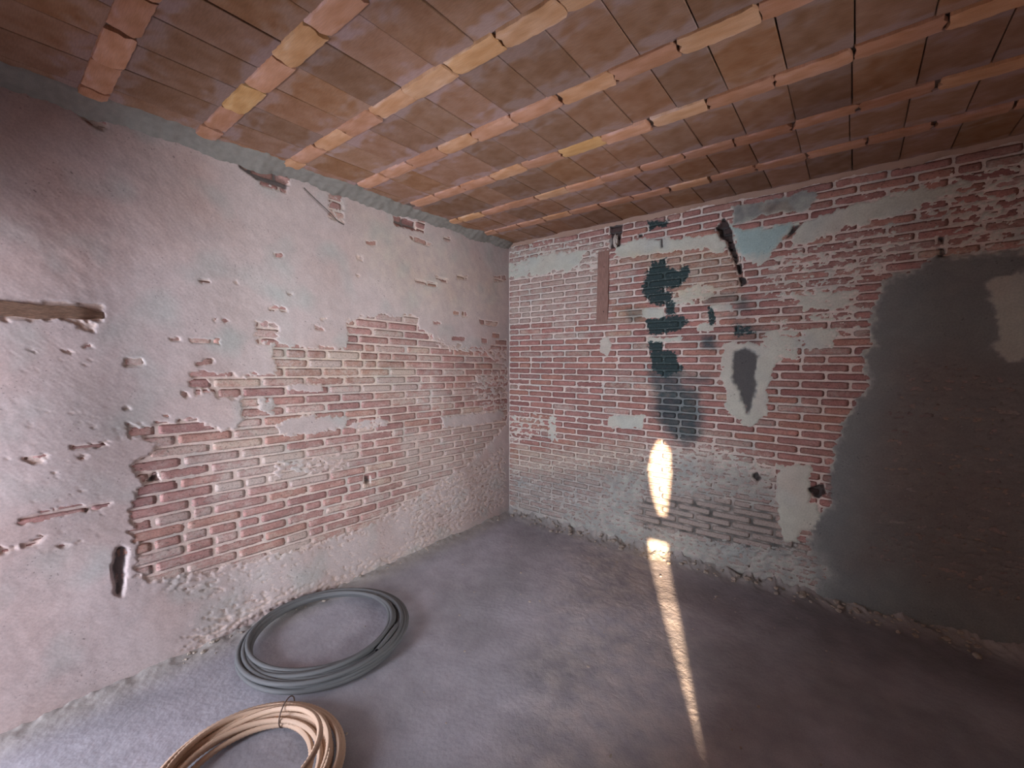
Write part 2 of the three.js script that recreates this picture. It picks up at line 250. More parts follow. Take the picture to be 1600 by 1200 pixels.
  ['s', 0.86, 0.02, [[1.46,2.34],[1.51,2.38],[1.52,2.44],[1.62,2.44],[1.65,2.37],[1.74,2.33],[1.77,2.38],[1.82,2.36],[1.81,2.28],[1.74,2.21],[1.65,2.20],[1.44,2.20]]],
  ['s', 0.82, 0.02, [[1.44,2.20],[1.58,2.21],[1.69,2.16],[1.67,2.10],[1.60,2.06],[1.54,2.08],[1.45,2.16]]],
  ['s', 0.82, 0.012, [[1.64,2.10],[1.71,2.10],[1.71,1.99],[1.64,1.99]]],
  ['s', 0.86, 0.018, [[1.47,1.97],[1.76,1.98],[1.82,1.93],[1.77,1.88],[1.64,1.84],[1.50,1.84]]],
  ['s', 0.86, 0.018, [[1.50,1.77],[1.60,1.78],[1.62,1.72],[1.72,1.68],[1.76,1.59],[1.80,1.55],[1.64,1.49],[1.53,1.54]]],
  ['h', 0.8, 0.04, [[1.51,1.53],[1.79,1.53],[1.78,1.42],[1.54,1.37]]],
  ['h', 1, 0.06, [[1.57,1.41],[1.75,1.43],[1.89,1.38],[1.93,1.19],[1.91,1.01],[1.81,0.95],[1.72,0.99],[1.63,1.09],[1.55,1.21]]],
  ['h', 0.5, 0.04, [[1.76,1.51],[1.98,1.52],[1.98,1.44],[1.80,1.43]]],
  ['s', 0.82, 0.012, [[1.95,2.04],[1.99,2.02],[2.01,1.93],[1.98,1.87],[1.96,1.95]]],
  ['h', 0.9, 0.03, [[1.91,1.81],[2.01,1.81],[2.01,1.71],[1.93,1.71]]],
  ['h', 0.4, 0.03, [[1.93,2.12],[2.14,2.13],[2.15,2.07],[1.94,2.06]]],
  ['h', 0.7, 0.04, [[2.15,2.08],[2.22,2.09],[2.24,1.99],[2.16,1.99]]],
  ['s', 0.7, 0.02, [[2.13,1.89],[2.24,1.87],[2.28,1.82],[2.15,1.80]]],
  ['h', 0.4, 0.05, [[2.13,1.97],[2.36,1.82],[2.28,1.73],[2.16,1.78]]],
  ['h', 0.5, 0.04, [[1.30,2.06],[1.44,2.06],[1.44,1.96],[1.33,1.96]]],
  ['p', 0.9, 0.02, [[1.04,1.80],[1.13,1.84],[1.17,1.75],[1.13,1.65],[1.06,1.65]]],
  ['c', 0.8, 0.015, [[1.05,1.80],[1.13,1.84],[1.17,1.75],[1.13,1.66],[1.06,1.69]]]
];

const SPAN = 3.8, RISE = 2.86, CELL = 0.01;
function surveyed(base, marks, seed) {
  const nu = Math.round(SPAN / CELL) + 1, nv = Math.round(RISE / CELL) + 1, fields = {};
  for (const f of 'cwgbsypkdh') fields[f] = new Float32Array(nu * nv).fill(base[f] ?? 0);
  for (const [f, value, soft, outline] of marks) {
    const us = outline.map((q) => q[0]), vs = outline.map((q) => q[1]), pad = soft + 0.05;
    const i0 = Math.max(0, Math.floor((Math.min(...us) - pad) / CELL)), i1 = Math.min(nu - 1, Math.ceil((Math.max(...us) + pad) / CELL));
    const j0 = Math.max(0, Math.floor((Math.min(...vs) - pad) / CELL)), j1 = Math.min(nv - 1, Math.ceil((Math.max(...vs) + pad) / CELL));
    const size = Math.min(Math.max(...us) - Math.min(...us), Math.max(...vs) - Math.min(...vs)), warp = f === 'd' ? Math.min(0.006, size * 0.12) : Math.min(0.026, size * 0.11);
    for (let j = j0; j <= j1; j++) for (let i = i0; i <= i1; i++) {
      const u = i * CELL + warp * (0.6 * noise(i * 0.07 + seed, j * 0.07) + 0.5 * noise(i * 0.23, j * 0.23 + seed)), v = j * CELL + warp * (0.6 * noise(i * 0.07, j * 0.07 + seed + 40) + 0.5 * noise(i * 0.23 + 80, j * 0.23 + seed));
      let inside = false, near = 1e9;
      for (let a = 0, b = outline.length - 1; a < outline.length; b = a++) {
        const [ax, ay] = outline[a], [bx, by] = outline[b];
        if (ay > v !== by > v && u < ((bx - ax) * (v - ay)) / (by - ay) + ax) inside = !inside;
        const dx = bx - ax, dy = by - ay, t = clamp(((u - ax) * dx + (v - ay) * dy) / (dx * dx + dy * dy + 1e-9));
        near = Math.min(near, (u - ax - t * dx) ** 2 + (v - ay - t * dy) ** 2);
      }
      const sd = (inside ? 1 : -1) * Math.sqrt(near), k = smooth(-soft, soft, sd), n = j * nu + i;
      fields[f][n] = mix(fields[f][n], value, k);
    }
  }
  const at = (f, u, v) => {
    const x = clamp(u / CELL, 0, nu - 1.001), y = clamp(v / CELL, 0, nv - 1.001), i = Math.floor(x), j = Math.floor(y), s = x - i, t = y - j, F = fields[f], n = j * nu + i;
    return mix(mix(F[n], F[n + 1], s), mix(F[n + nu], F[n + nu + 1], s), t);
  };
  const coat = (u, v) => at('c', u, v) + 0.34 * noise(u * 13 + seed, v * 24) + 0.2 * noise(u * 34, v * 52 + seed) + 0.1 * noise(u * 120 + seed, v * 150);
  const wave = (u, v) => 0.008 * noise(u * 1.3 + seed, v * 1.3) * smooth(0, 0.25, u);
  const height = (u, v) => {
    const c = coat(u, v);
    return wave(u, v) - at('d', u, v) + mix(-0.0018, 0.006, smooth(-0.2, 0.28, c)) + 0.004 * smooth(0.9, 1.5, at('c', u, v)) + 0.0005 * noise(u * 70, v * 70 + seed) + 0.0006 * noise(u * 14, v * 14 + seed);
  };
  return { at, coat, wave, height };
}
const LEFT = surveyed({ c: 0.85, w: 0.3 }, LEFT_WALL_MARKS, 3.7);
const RIGHT = surveyed({ c: -0.72, w: 0.14 }, RIGHT_WALL_MARKS, 21.3);

function coatPicture(wall, look) {
  return picture(1520, 1144, (s, t) => {
    const u = s * SPAN, v = t * RISE, A = (f) => wall.at(f, u, v);
    const big = fractal(u * 1.6 + 5, v * 1.6, 2), mid = fractal(u * 7, v * 7 + 9, 2), fine = noise(u * 60, v * 60), grit = noise(u * 210, v * 210), c = wall.coat(u, v);
    let q = mix3(look.joint, look.coat, smooth(-0.1, 0.3, c));
    q = mix3(q, look.warm, clamp(0.8 * (big + A('p')) + 0.1));
    q = mix3(q, look.cool, clamp(1.2 * (fractal(u * 2.3 + 40, v * 2.3, 2) - 0.08 - 0.3 * A('p'))));
    q = mix3(q, look.ochre, clamp(A('y') * (0.5 + 0.5 * mid)) * 0.6);
    q = mix3(q, [150, 182, 184], A('b') * 0.75);
    const g = clamp(A('g') * (1 + (A('g') > 0.7 ? 0.18 : 0.9) * mid));
    q = mix3(q, mix3(look.cement, look.mud, clamp(A('y') + 0.3 * big)), g);
    q = mix3(q, [70, 70, 67], clamp(A('k') * (0.5 + 0.7 * mid)) * smooth(0.05, -0.12, c));
    const soot = smooth(0.3, 0.62, A('s') + 0.32 * noise(u * 30, v * 40) + 0.24 * noise(u * 90, v * 110) - 0.12 * smooth(-0.2, 0.1, c));
    q = mix3(q, [44, 66, 68], soot * 0.9);
    q = mix3(q, [66, 86, 92], clamp(A('h') * (0.85 + 0.25 * mid)) * 0.72);
    q = mix3(q, [50, 46, 47], smooth(0.004, 0.02, A('d')) * look.hole);
    const f = 1 + 0.05 * mid + 0.035 * fine + 0.05 * grit - 0.3 * smooth(0.78, 0.9, noise(u * 42 + 70, v * 42)) * smooth(0.2, 0.6, noise(u * 3, v * 3 + 60));
    return [q[0] * f, q[1] * f, q[2] * f];
  });
}
function brickPicture(wall, look, extra = 0, fineness = 1520) {
  return picture(fineness, Math.round(fineness * 0.7526), (s, t) => {
    const u = s * SPAN, v = t * RISE, A = (f) => wall.at(f, u, v);
    const mid = fractal(u * 9 + 30, v * 14, 2), fine = noise(u * 55, v * 90), grit = noise(u * 190, v * 230);
    let q = mix3(look.brick, look.brickDark, clamp(0.35 + 0.7 * mid));
    q = mix3(q, look.ochreBrick, A('y') * 0.55);
    const w = A('w') + extra + 0.24 * noise(u * 8 + 3, v * 11) + 0.2 * noise(u * 26, v * 46) + 0.16 * noise(u * 80, v * 120);
    q = mix3(q, look.wash, clamp(smooth(0.12, 0.95, w) * 0.86));
    q = mix3(q, look.cement, A('g') * 0.7);
    const soot = smooth(0.3, 0.62, A('s') + 0.32 * noise(u * 30, v * 40) + 0.24 * noise(u * 90, v * 110));
    q = mix3(q, [38, 60, 63], soot * 0.93);
    q = mix3(q, [52, 72, 78], clamp(A('h') * (0.9 + 0.3 * mid)) * 0.86);
    q = mix3(q, [50, 46, 46], smooth(0.012, 0.035, A('d')) * look.hole);
    const f = 1 + 0.06 * fine + 0.07 * grit - 0.35 * smooth(0.72, 0.9, noise(u * 38 + 5, v * 60));
    return [q[0] * f, q[1] * f, q[2] * f];
  });
}
const LEFT_LOOK = { joint: [208, 192, 184], coat: [186, 175, 174], warm: [182, 162, 157], cool: [170, 174, 172], ochre: [206, 196, 168], cement: [140, 134, 132], mud: [124, 112, 106], brick: [174, 138, 133], brickDark: [146, 114, 110], ochreBrick: [156, 130, 106], wash: [186, 176, 170], hole: 0.62 };
const RIGHT_LOOK = { joint: [214, 202, 193], coat: [192, 196, 184], warm: [192, 182, 172], cool: [180, 188, 184], ochre: [176, 160, 126], cement: [116, 120, 120], mud: [112, 105, 101], brick: [172, 130, 123], brickDark: [144, 107, 101], ochreBrick: [152, 122, 94], wash: [180, 170, 160], hole: 0.8 };
const matte = (o) => new THREE.MeshStandardMaterial({ roughness: 0.94, metalness: 0, ...o });

// the coat of mortar and render: one continuous relief, cut by the brick faces that stand out of it
function gridLines(step, from, to, end) { const a = []; for (let x = from; x < to - 1e-6; x += step) a.push(x); for (let x = to; x < end; x += 0.12) a.push(x); a.push(end); return a; }
function sheet(us, vs, place, uvScale) {
  const nu = us.length, nv = vs.length, pos = new Float32Array(nu * nv * 3), uv = new Float32Array(nu * nv * 2), index = [];
  for (let j = 0, k = 0; j < nv; j++) for (let i = 0; i < nu; i++, k++) {
    place(us[i], vs[j]).forEach((x, c) => { pos[k * 3 + c] = x; });
    uv[k * 2] = us[i] / uvScale[0]; uv[k * 2 + 1] = vs[j] / uvScale[1];
    if (i && j) index.push(k - nu - 1, k - nu, k, k - nu - 1, k, k - 1);
  }
  const g = new THREE.BufferGeometry();
  g.setAttribute('position', new THREE.BufferAttribute(pos, 3)); g.setAttribute('uv', new THREE.BufferAttribute(uv, 2)); g.setIndex(index); g.computeVertexNormals();
  return g;
}

// bricks: each one its own worn block
const TINTS = [[1, 1, 1], [0.84, 0.78, 0.78], [1.1, 1.03, 1.02], [1.08, 1.02, 0.9], [0.9, 0.9, 0.86], [0.76, 0.66, 0.68], [1.0, 0.93, 0.93], [1.14, 1.06, 1.0], [0.94, 0.88, 0.84]];
function brickGeometry(wall, put, u0, u1, v0, v1, slope, proud, tint, nu, nv) {
  const w = nu + 1, n = w * (nv + 1), pos = [], uv = [], col = [], index = [], face = [];
  const edge = (u, v) => 0.0032 * noise(u * 44, v * 60) + 0.002 * noise(u * 110, v * 130);
  for (let j = 0; j <= nv; j++) for (let i = 0; i <= nu; i++) {
    const s = i / nu, t = j / nv, border = i === 0 || j === 0 || i === nu || j === nv, corner = (i === 0 || i === nu) && (j === 0 || j === nv);
    let u = mix(u0, u1, s), v = mix(v0, v1, t) + slope * mix(u0, u1, s);
    const e = edge(u, v), pull = corner ? 0.004 : 0;
    if (i === 0) u += Math.abs(e) + pull; if (i === nu) u -= Math.abs(e) + pull;
    if (j === 0) v += Math.abs(e) * 0.8 + pull * 0.6; if (j === nv) v -= Math.abs(e) * 0.8 + pull * 0.6;
    const d = Math.min(0.055, wall.at('d', u, v)), h = wall.wave(u, v) + proud - d - (border ? 0.0022 : 0) + 0.0011 * noise(u * 40, v * 70);
    face.push([u, v, h]);
  }
  const push = ([u, v, h]) => { pos.push(...put(u, v, h)); uv.push(u / SPAN, v / RISE); const k = clamp(wall.at('w', u, v) * 1.1 + 0.8 * wall.at('s', u, v)); col.push(mix(tint[0], 1, k), mix(tint[1], 1, k), mix(tint[2], 1, k)); };
  face.forEach(push);
  const ring = [];
  for (let i = 0; i <= nu; i++) ring.push(i);
  for (let j = 1; j <= nv; j++) ring.push(j * w + nu);
  for (let i = nu - 1; i >= 0; i--) ring.push(nv * w + i);
  for (let j = nv - 1; j > 0; j--) ring.push(j * w);
  ring.forEach((k) => { const [u, v] = face[k]; push([u, v, -0.06]); });
  const turn = put(1, 0, 0)[0] > 0.5;              // keeps the triangles facing the room on either wall
  const tri = (a, b, c) => (turn ? index.push(a, b, c) : index.push(a, c, b));
  for (let j = 0; j < nv; j++) for (let i = 0; i < nu; i++) { const a = j * w + i; tri(a, a + 1, a + w + 1); tri(a, a + w + 1, a + w); }
  for (let k = 0; k < ring.length; k++) { const a = ring[k], b = ring[(k + 1) % ring.length], c = n + k, d = n + ((k + 1) % ring.length); tri(a, c, d); tri(a, d, b); }
  const g = new THREE.BufferGeometry();
  g.setAttribute('position', new THREE.Float32BufferAttribute(pos, 3)); g.setAttribute('uv', new THREE.Float32BufferAttribute(uv, 2)); g.setAttribute('color', new THREE.Float32BufferAttribute(col, 3)); g.setIndex(index);
  g.computeVertexNormals();
  return g;
}
const eye = camera.position;
function layBricks(owner, wall, put, course, materials, seed, skip) {
  const r = random(seed), bricks = [];
  for (let k = course.from; k <= course.to; k++) {
    const odd = ((k % 2) + 2) % 2, start = (odd ? course.odd : course.even) + (r() - 0.5) * course.drift;
    const cuts = [];
    for (let i = -Math.ceil(start / 0.27) - 1; start + i * 0.27 < SPAN + 0.3; i++) { cuts.push(start + i * 0.27 + (r() - 0.5) * course.jitter); if (r() < course.halves) cuts.push(start + (i + 0.5) * 0.27 + (r() - 0.5) * 0.06); }
    const mid = course.base + k * course.pitch, half = (course.pitch - 0.0105) / 2;
    for (let i = 0; i + 1 < cuts.length; i++) {
      const u0 = Math.max(0.012, cuts[i] + 0.006), u1 = Math.min(SPAN - 0.02, cuts[i + 1] - 0.006), proud = 0.0019 + (r() - 0.5) * 0.0036, tint = TINTS[Math.floor(r() * TINTS.length)], v0 = mid - half + (r() - 0.5) * 0.003, v1 = mid + half + (r() - 0.5) * 0.003;
      if (u1 - u0 < 0.03 || v1 > 2.82 || v0 < 0.03 || skip?.(u0, u1, mid)) continue;
      let shown = 0, all = 0;
      for (let a = 0; a < 9; a++) for (let b = 0; b < 3; b++, all++) {
        const u = mix(u0, u1, (a + 0.5) / 9), v = mix(v0, v1, (b + 0.5) / 3) + course.slope * u;
        if (wall.height(u, v) + wall.at('d', u, v) < wall.wave(u, v) + proud + 0.001) shown++;
      }
      if (!shown) continue;
      const um = (u0 + u1) / 2, p = new THREE.Vector3(...put(um, mid, 0)), to = eye.clone().sub(p), q = to.length(), facing = Math.abs(to.dot(new THREE.Vector3(...put(0, 0, 1)))) / q;
      const out = p.clone().project(camera), seen = Math.abs(out.x) < 1.02 && Math.abs(out.y) < 1.02 ? 1 : 0.02;
      bricks.push({ kind: r() < course.washed ? 1 : 0, at: [u0, u1, v0, v1], proud, tint, area: (seen * (u1 - u0) * facing * (shown / all)) / (q * q), split: u1 - u0 > 0.18 ? 12 : 7 });
    }
  }
  camera.updateMatrixWorld();
  bricks.sort((a, b) => b.area - a.area);
  const rest = materials.map(() => []);
  bricks.forEach((b, i) => {
    const g = brickGeometry(wall, put, ...b.at, course.slope, b.proud, b.tint, b.split, 4);
    if (i < 300) part('brick', g, materials[b.kind], owner); else rest[b.kind].push(g);
  });
  rest.forEach((list, k) => { if (list.length) part('far_bricks', mergeGeometries(list), materials[k], owner).userData.kind = 'stuff'; });
  console.log(owner.name, bricks.length, 'bricks shown');
}
camera.updateMatrixWorld(); camera.updateProjectionMatrix();

const wallLeft = structure('wall_left'), wallRight = structure('wall_right');
const putLeft = (u, v, h) => [h, v, u], putRight = (u, v, h) => [u, v, h];
const box = (x0, x1, y0, y1, z0, z1) => new THREE.BoxGeometry(x1 - x0, y1 - y0, z1 - z0).translate((x0 + x1) / 2, (y0 + y1) / 2, (z0 + z1) / 2);
const coreMaterial = matte({ color: new THREE.Color('#6b5d56') });
part('masonry_core', box(-0.45, -0.09, 0, ROOM.y + 0.2, -0.45, ROOM.z + 0.45), coreMaterial, wallLeft);
part('masonry_core', box(-0.09, ROOM.x + 0.45, 0, ROOM.y + 0.2, -0.45, -0.09), coreMaterial, wallRight);
{
  const vs = gridLines(0.0075, 0, RISE, RISE);
  const left = sheet(gridLines(0.0075, 0, 3.72, ROOM.z), vs, (u, v) => putLeft(u, v, LEFT.height(u, v)), [SPAN, RISE]);
  left.index.array.reverse(); left.computeVertexNormals();
  part('render_coat', left, matte({ map: coatPicture(LEFT, LEFT_LOOK) }), wallLeft);
  part('render_coat', sheet(gridLines(0.0075, 0, 3.72, ROOM.x), vs, (u, v) => putRight(u, v, RIGHT.height(u, v)), [SPAN, RISE]), matte({ map: coatPicture(RIGHT, RIGHT_LOOK) }), wallRight);
}
layBricks(wallLeft, LEFT, putLeft, { from: -22, to: 23, base: 1.3775, pitch: 0.0605, slope: 0.022, even: 0.943, odd: 1.085, drift: 0.07, jitter: 0.03, halves: 0.1, washed: 0.3 }, [0, 0.42].map((extra) => matte({ map: brickPicture(LEFT, LEFT_LOOK, extra, extra ? 1000 : 1520), vertexColors: true })), 101, (u0, u1, v) => u1 > 3.0 && Math.abs(v + 0.07 - 1.845) < 0.06);
layBricks(wallRight, RIGHT, putRight, { from: -13, to: 35, base: 0.782, pitch: 0.0565, slope: 0.0, even: 0.138, odd: 0.005, drift: 0.012, jitter: 0.012, halves: 0.07, washed: 0.13 }, [0, 0.42].map((extra) => matte({ map: brickPicture(RIGHT, RIGHT_LOOK, extra, extra ? 1000 : 1520), vertexColors: true })), 202);

// ---------------------------------------------------------------- the two walls behind the camera, with their doorways
function wallWithOpenings(name, length, openings, place) {
  const shape = new THREE.Shape([[0, 0], [length, 0], [length, ROOM.y + 0.2], [0, ROOM.y + 0.2]].map((p) => new THREE.Vector2(...p)));
  for (const [a, b, top] of openings) shape.holes.push(new THREE.Path([[a, 0.001], [a, top], [b, top], [b, 0.001]].map((p) => new THREE.Vector2(...p))));
  const g = new THREE.ExtrudeGeometry(shape, { depth: 0.45, bevelEnabled: false }), s = structure(name);
  place(g);
  part('masonry', g, matte({ color: new THREE.Color('#a08a80') }), s);
  return s;
}
wallWithOpenings('wall_back', ROOM.x + 0.45, [[BACK_DOOR.x0, BACK_DOOR.x1, BACK_DOOR.top], [3.4, 4.6, 2.3]], (g) => g.translate(0, 0, ROOM.z));
wallWithOpenings('wall_side', ROOM.z, [[SIDE_DOOR.z0, SIDE_DOOR.z1, SIDE_DOOR.top]], (g) => g.rotateY(-Math.PI / 2).translate(ROOM.x + 0.45, 0, 0));
{ // a short cross walls beside the doorways, and the yard wall outside it
  const pier = structure('wall_pier'), yard = structure('wall_yard');
  part('masonry', box(4.2, ROOM.x, 0, ROOM.y, 1.45, 1.62), matte({ color: new THREE.Color('#a08a80') }), pier);
  part('masonry', box(3.4, ROOM.x, 0, ROOM.y, 2.28, 2.46), matte({ color: new THREE.Color('#a08a80') }), pier);
  part('masonry', box(1.35, 1.55, 0, ROOM.y, 3.75, ROOM.z), matte({ color: new THREE.Color('#a08a80') }), pier);
  part('masonry', box(3.55, 3.7, 0, 0.72, 1.2, 2.28), matte({ color: new THREE.Color('#a08a80') }), pier);
  part('masonry', box(4.2, 4.4, 1.6, ROOM.y, 1.62, 2.28), matte({ color: new THREE.Color('#a08a80') }), pier);
  part('masonry', box(0, 1.35, 2.1, ROOM.y, 3.85, 4.05), matte({ color: new THREE.Color('#a08a80') }), pier);
  part('masonry', box(ROOM.x + 0.45, 10, -0.3, 3.6, ROOM.z, ROOM.z + 0.4), matte({ color: new THREE.Color('#a89c90') }), yard);
  part('masonry', box(-2, 3.1, -0.3, 4.2, 7.2, 7.6), matte({ color: new THREE.Color('#a89c90') }), yard);
}
{ // an old door, shut, with a long broken gap that lets the low sun in as a blade
  const door = structure('door_1'), leaf = new THREE.Shape([[3.4, 0], [4.6, 0], [4.6, 2.3], [3.4, 2.3]].map((p) => new THREE.Vector2(...p)));
  const gap = (pts) => leaf.holes.push(new THREE.Path(pts.map((p) => new THREE.Vector2(...p))));
  gap([[4.0, 2.06], [3.955, 1.96], [3.925, 1.8], [3.96, 1.6], [4.015, 1.44], [4.085, 1.44], [4.105, 1.64], [4.115, 1.8], [4.1, 2.0], [4.04, 2.06]]);
  gap([[3.935, 1.21], [3.94, 1.06], [3.968, 0.95], [4.012, 0.84], [4.046, 0.75], [4.062, 0.75], [4.09, 0.92], [4.105, 1.21]]);
  const g = new THREE.ExtrudeGeometry(leaf, { depth: 0.035, bevelEnabled: false }).translate(0, 0, ROOM.z);
  part('door_leaf', g, matte({ color: new THREE.Color('#4d4038') }), door);
}

// ---------------------------------------------------------------- ceiling of clay tiles between clad joists
const ceiling = structure('ceiling');
part('slab', box(-0.45, ROOM.x + 0.45, 2.862, 3.06, -0.45, ROOM.z + 0.45), matte({ color: new THREE.Color('#6a5a50') }), ceiling);
const clay = picture(1024, 1024, (s, t) => {       // eight fired tiles side by side: trowelled cement smears along the two ends that meet the joists
  const cell = Math.floor(s * 4) + 4 * Math.floor(t * 2), a = (s * 4) % 1, e = (t * 2) % 1, x = a * 0.22 + cell * 3.1, z = e * 0.37 + cell * 1.7;
  const cloud = fractal(x * 7, z * 7, 2), end = Math.min(e, 1 - e), smear = smooth(0.1, 0.75, 0.95 - end * 3.2 + 0.9 * fractal(x * 6 + 9, z * 9, 2) + 0.35 * noise(cell * 5, 2)), streak = noise(x * 20, z * 130), grit = noise(x * 260, z * 260);
  let q = mix3([204, 170, 146], [184, 144, 110], clamp(0.5 + 0.9 * cloud));
  q = mix3(q, [212, 192, 190], smear * 0.8);
  const f = 1 + 0.04 * streak + 0.05 * grit;
  return [q[0] * f, q[1] * f, q[2] * f];
});
function tileUv(g, cell, wide, deep) {
  const p = g.attributes.position, uv = g.attributes.uv, ox = (cell % 4) / 4, oz = Math.floor(cell / 4) / 2;
  for (let i = 0; i < p.count; i++) uv.setXY(i, ox + 0.25 * clamp(p.getX(i) / wide + 0.5, 0.02, 0.98), oz + 0.5 * clamp(p.getZ(i) / deep + 0.5, 0.02, 0.98));
  return g;
}
const JOISTS = [0.455, 0.885, 1.355, 1.808, 2.257, 2.703, 3.14, 3.585, 4.03, 4.475, 4.92, 5.36];
const tileMaterials = ['#b8aca6', '#bcaa98', '#b0a6a4', '#b8a89e', '#a89e98', '#c4bcba', '#b6aeac', '#b6a592', '#bfb4b4', '#a2978f'].map((c) => matte({ map: clay, color: new THREE.Color(c) }));
const blockMaterials = ['#fbeae6', '#efdcd8', '#fbeede', '#e4d2ce', '#f4e4e2', '#e2cec8'].map((c) => matte({ map: clay, color: new THREE.Color(c) }));
const paleMaterials = ['#fff8cc', '#fffaf0', '#fff4d8'].map((c) => matte({ map: clay, color: new THREE.Color(c) }));
const tileShapes = [0, 1, 2, 3, 4, 5, 6, 7].map((k) => relief(tileUv(new RoundedBoxGeometry(0.2145, 0.02, 0.37, 1, 0.003), k, 0.2145, 0.37), (v) => { v.y += 0.0016 * noise(v.x * 9 + k * 5, v.z * 9); v.x += 0.0016 * noise(v.z * 14, k * 7 + v.x * 3); }));
const blockShapes = [0, 1, 2, 3, 4, 5, 6, 7].map((k) => relief(tileUv(new THREE.BoxGeometry(0.252, 0.034, 0.1, 12, 2, 5), k, 0.3, 0.22), (v) => {
  const end = smooth(0.085, 0.126, Math.abs(v.x)), side = Math.abs(v.z) > 0.049 ? 1 : 0, low = v.y < -0.016 ? 1 : 0;
  v.x += end * Math.sign(v.x) * (0.011 * noise(v.z * 22, k * 3 + Math.sign(v.x)) - 0.004 * side);
  v.z += side * Math.sign(v.z) * (0.0022 * noise(v.x * 22 + k * 9, 2 * Math.sign(v.z)) - 0.003 * low);
  v.y += low * (0.0016 * noise(v.x * 16 + k, v.z * 20) + 0.004 * end * (0.5 + 0.5 * noise(k * 4, v.z * 30)) + (side ? 0.004 : 0));
}));
{
  const r = random(55), paint = (list) => list[Math.floor(r() * list.length)];
  const bounds = [-0.055, ...JOISTS];
  for (let k = 0; k + 1 < bounds.length; k++) {
    const z0 = bounds[k] + 0.052, z1 = bounds[k + 1] - 0.052, mid = (z0 + z1) / 2, wide = (z1 - z0 + 0.02) / 0.37, start = k === 6 ? 0.03 : k === 5 ? -0.06 : -0.042 + (r() - 0.5) * 0.03;
    for (let i = 0; start + i * 0.2185 < ROOM.x; i++) {
      const x = start + (i + 0.5) * 0.2185;
      if (x > ROOM.x) break;
      const m = part('ceiling_tile', tileShapes[Math.floor(r() * 8)], paint(tileMaterials), ceiling);
      m.position.set(x, 2.825 + (r() - 0.5) * 0.005, mid); m.scale.z = wide; m.rotation.set((r() - 0.5) * 0.012, r() < 0.5 ? Math.PI : 0, (r() - 0.5) * 0.012);
    }
  }
  JOISTS.forEach((z, k) => {
    part('joist_core', box(0.0, ROOM.x, 2.822, 2.863, z - 0.045, z + 0.045), coreMaterial, ceiling);
    const first = [0.225, 0.19, 0.165, 0.176, 0.2, 0.235][k] ?? 0.2;
    for (let i = -1; first + i * 0.2635 < ROOM.x; i++) {
      const x = first + (i + 0.5) * 0.2635;
      if (x < 0.05 || x > ROOM.x - 0.1) continue;
      const pale = (k === 4 && x > 1.5 && x < 2.4) || (k === 3 && x > 2.2 && x < 2.6) || r() < 0.05;
      const m = part('joist_block', blockShapes[Math.floor(r() * 8)], paint(pale ? paleMaterials : blockMaterials), ceiling);
      m.position.set(x + (r() - 0.5) * 0.01, 2.819 + (r() - 0.5) * 0.005, z + (r() - 0.5) * 0.008); m.rotation.set((r() - 0.5) * 0.03, (r() < 0.5 ? Math.PI : 0) + (r() - 0.5) * 0.02, (r() - 0.5) * 0.02);
      m.scale.x = 0.97 + r() * 0.06;
    }
  });
}
{ // cement fillets where the ceiling meets the walls, and dabs of mortar at the joist ends
  const fillet = matte({ map: picture(256, 256, (s, t) => { const f = 1 + 0.07 * fractal(s * 9, t * 9) + 0.05 * noise(s * 120, t * 120); return [128 * f, 126 * f, 120 * f]; }) });
  const us = gridLines(0.015, 0, ROOM.z, ROOM.z), ts = gridLines(0.1, 0, 1, 1);
  const g = sheet(us, ts, (u, t) => {
    const reach = 0.1 + 0.05 * smooth(0.5, 2.6, u) + 0.03 * noise(u * 2.4, 4) + 0.012 * noise(u * 15, 8), drop = 0.05 + 0.02 * noise(u * 3, 12) + 0.008 * noise(u * 22, 3);
    return [mix(0.004, reach, t) , 2.812 - drop * (1 - t) + 0.006 * Math.sin(t * Math.PI) * noise(u * 9, t * 3) + (t === 1 ? 0.014 : 0), u];
  }, [0.5, 4]);
  g.index.array.reverse(); g.computeVertexNormals();
  part('mortar_fillet', g, fillet, ceiling);
  const h = sheet(gridLines(0.015, 0, ROOM.x, ROOM.x), ts, (u, t) => {
    const reach = 0.035 + 0.02 * noise(u * 3.1, 31) + 0.008 * noise(u * 17, 2), drop = 0.03 + 0.015 * noise(u * 4, 44) + 0.007 * noise(u * 24, 9);
    return [u, 2.816 - drop * (1 - t) + (t === 1 ? 0.014 : 0), mix(0.002, reach, t)];
  }, [0.5, 4]);
  part('mortar_fillet', h, matte({ color: new THREE.Color('#a88f80') }), ceiling);
}

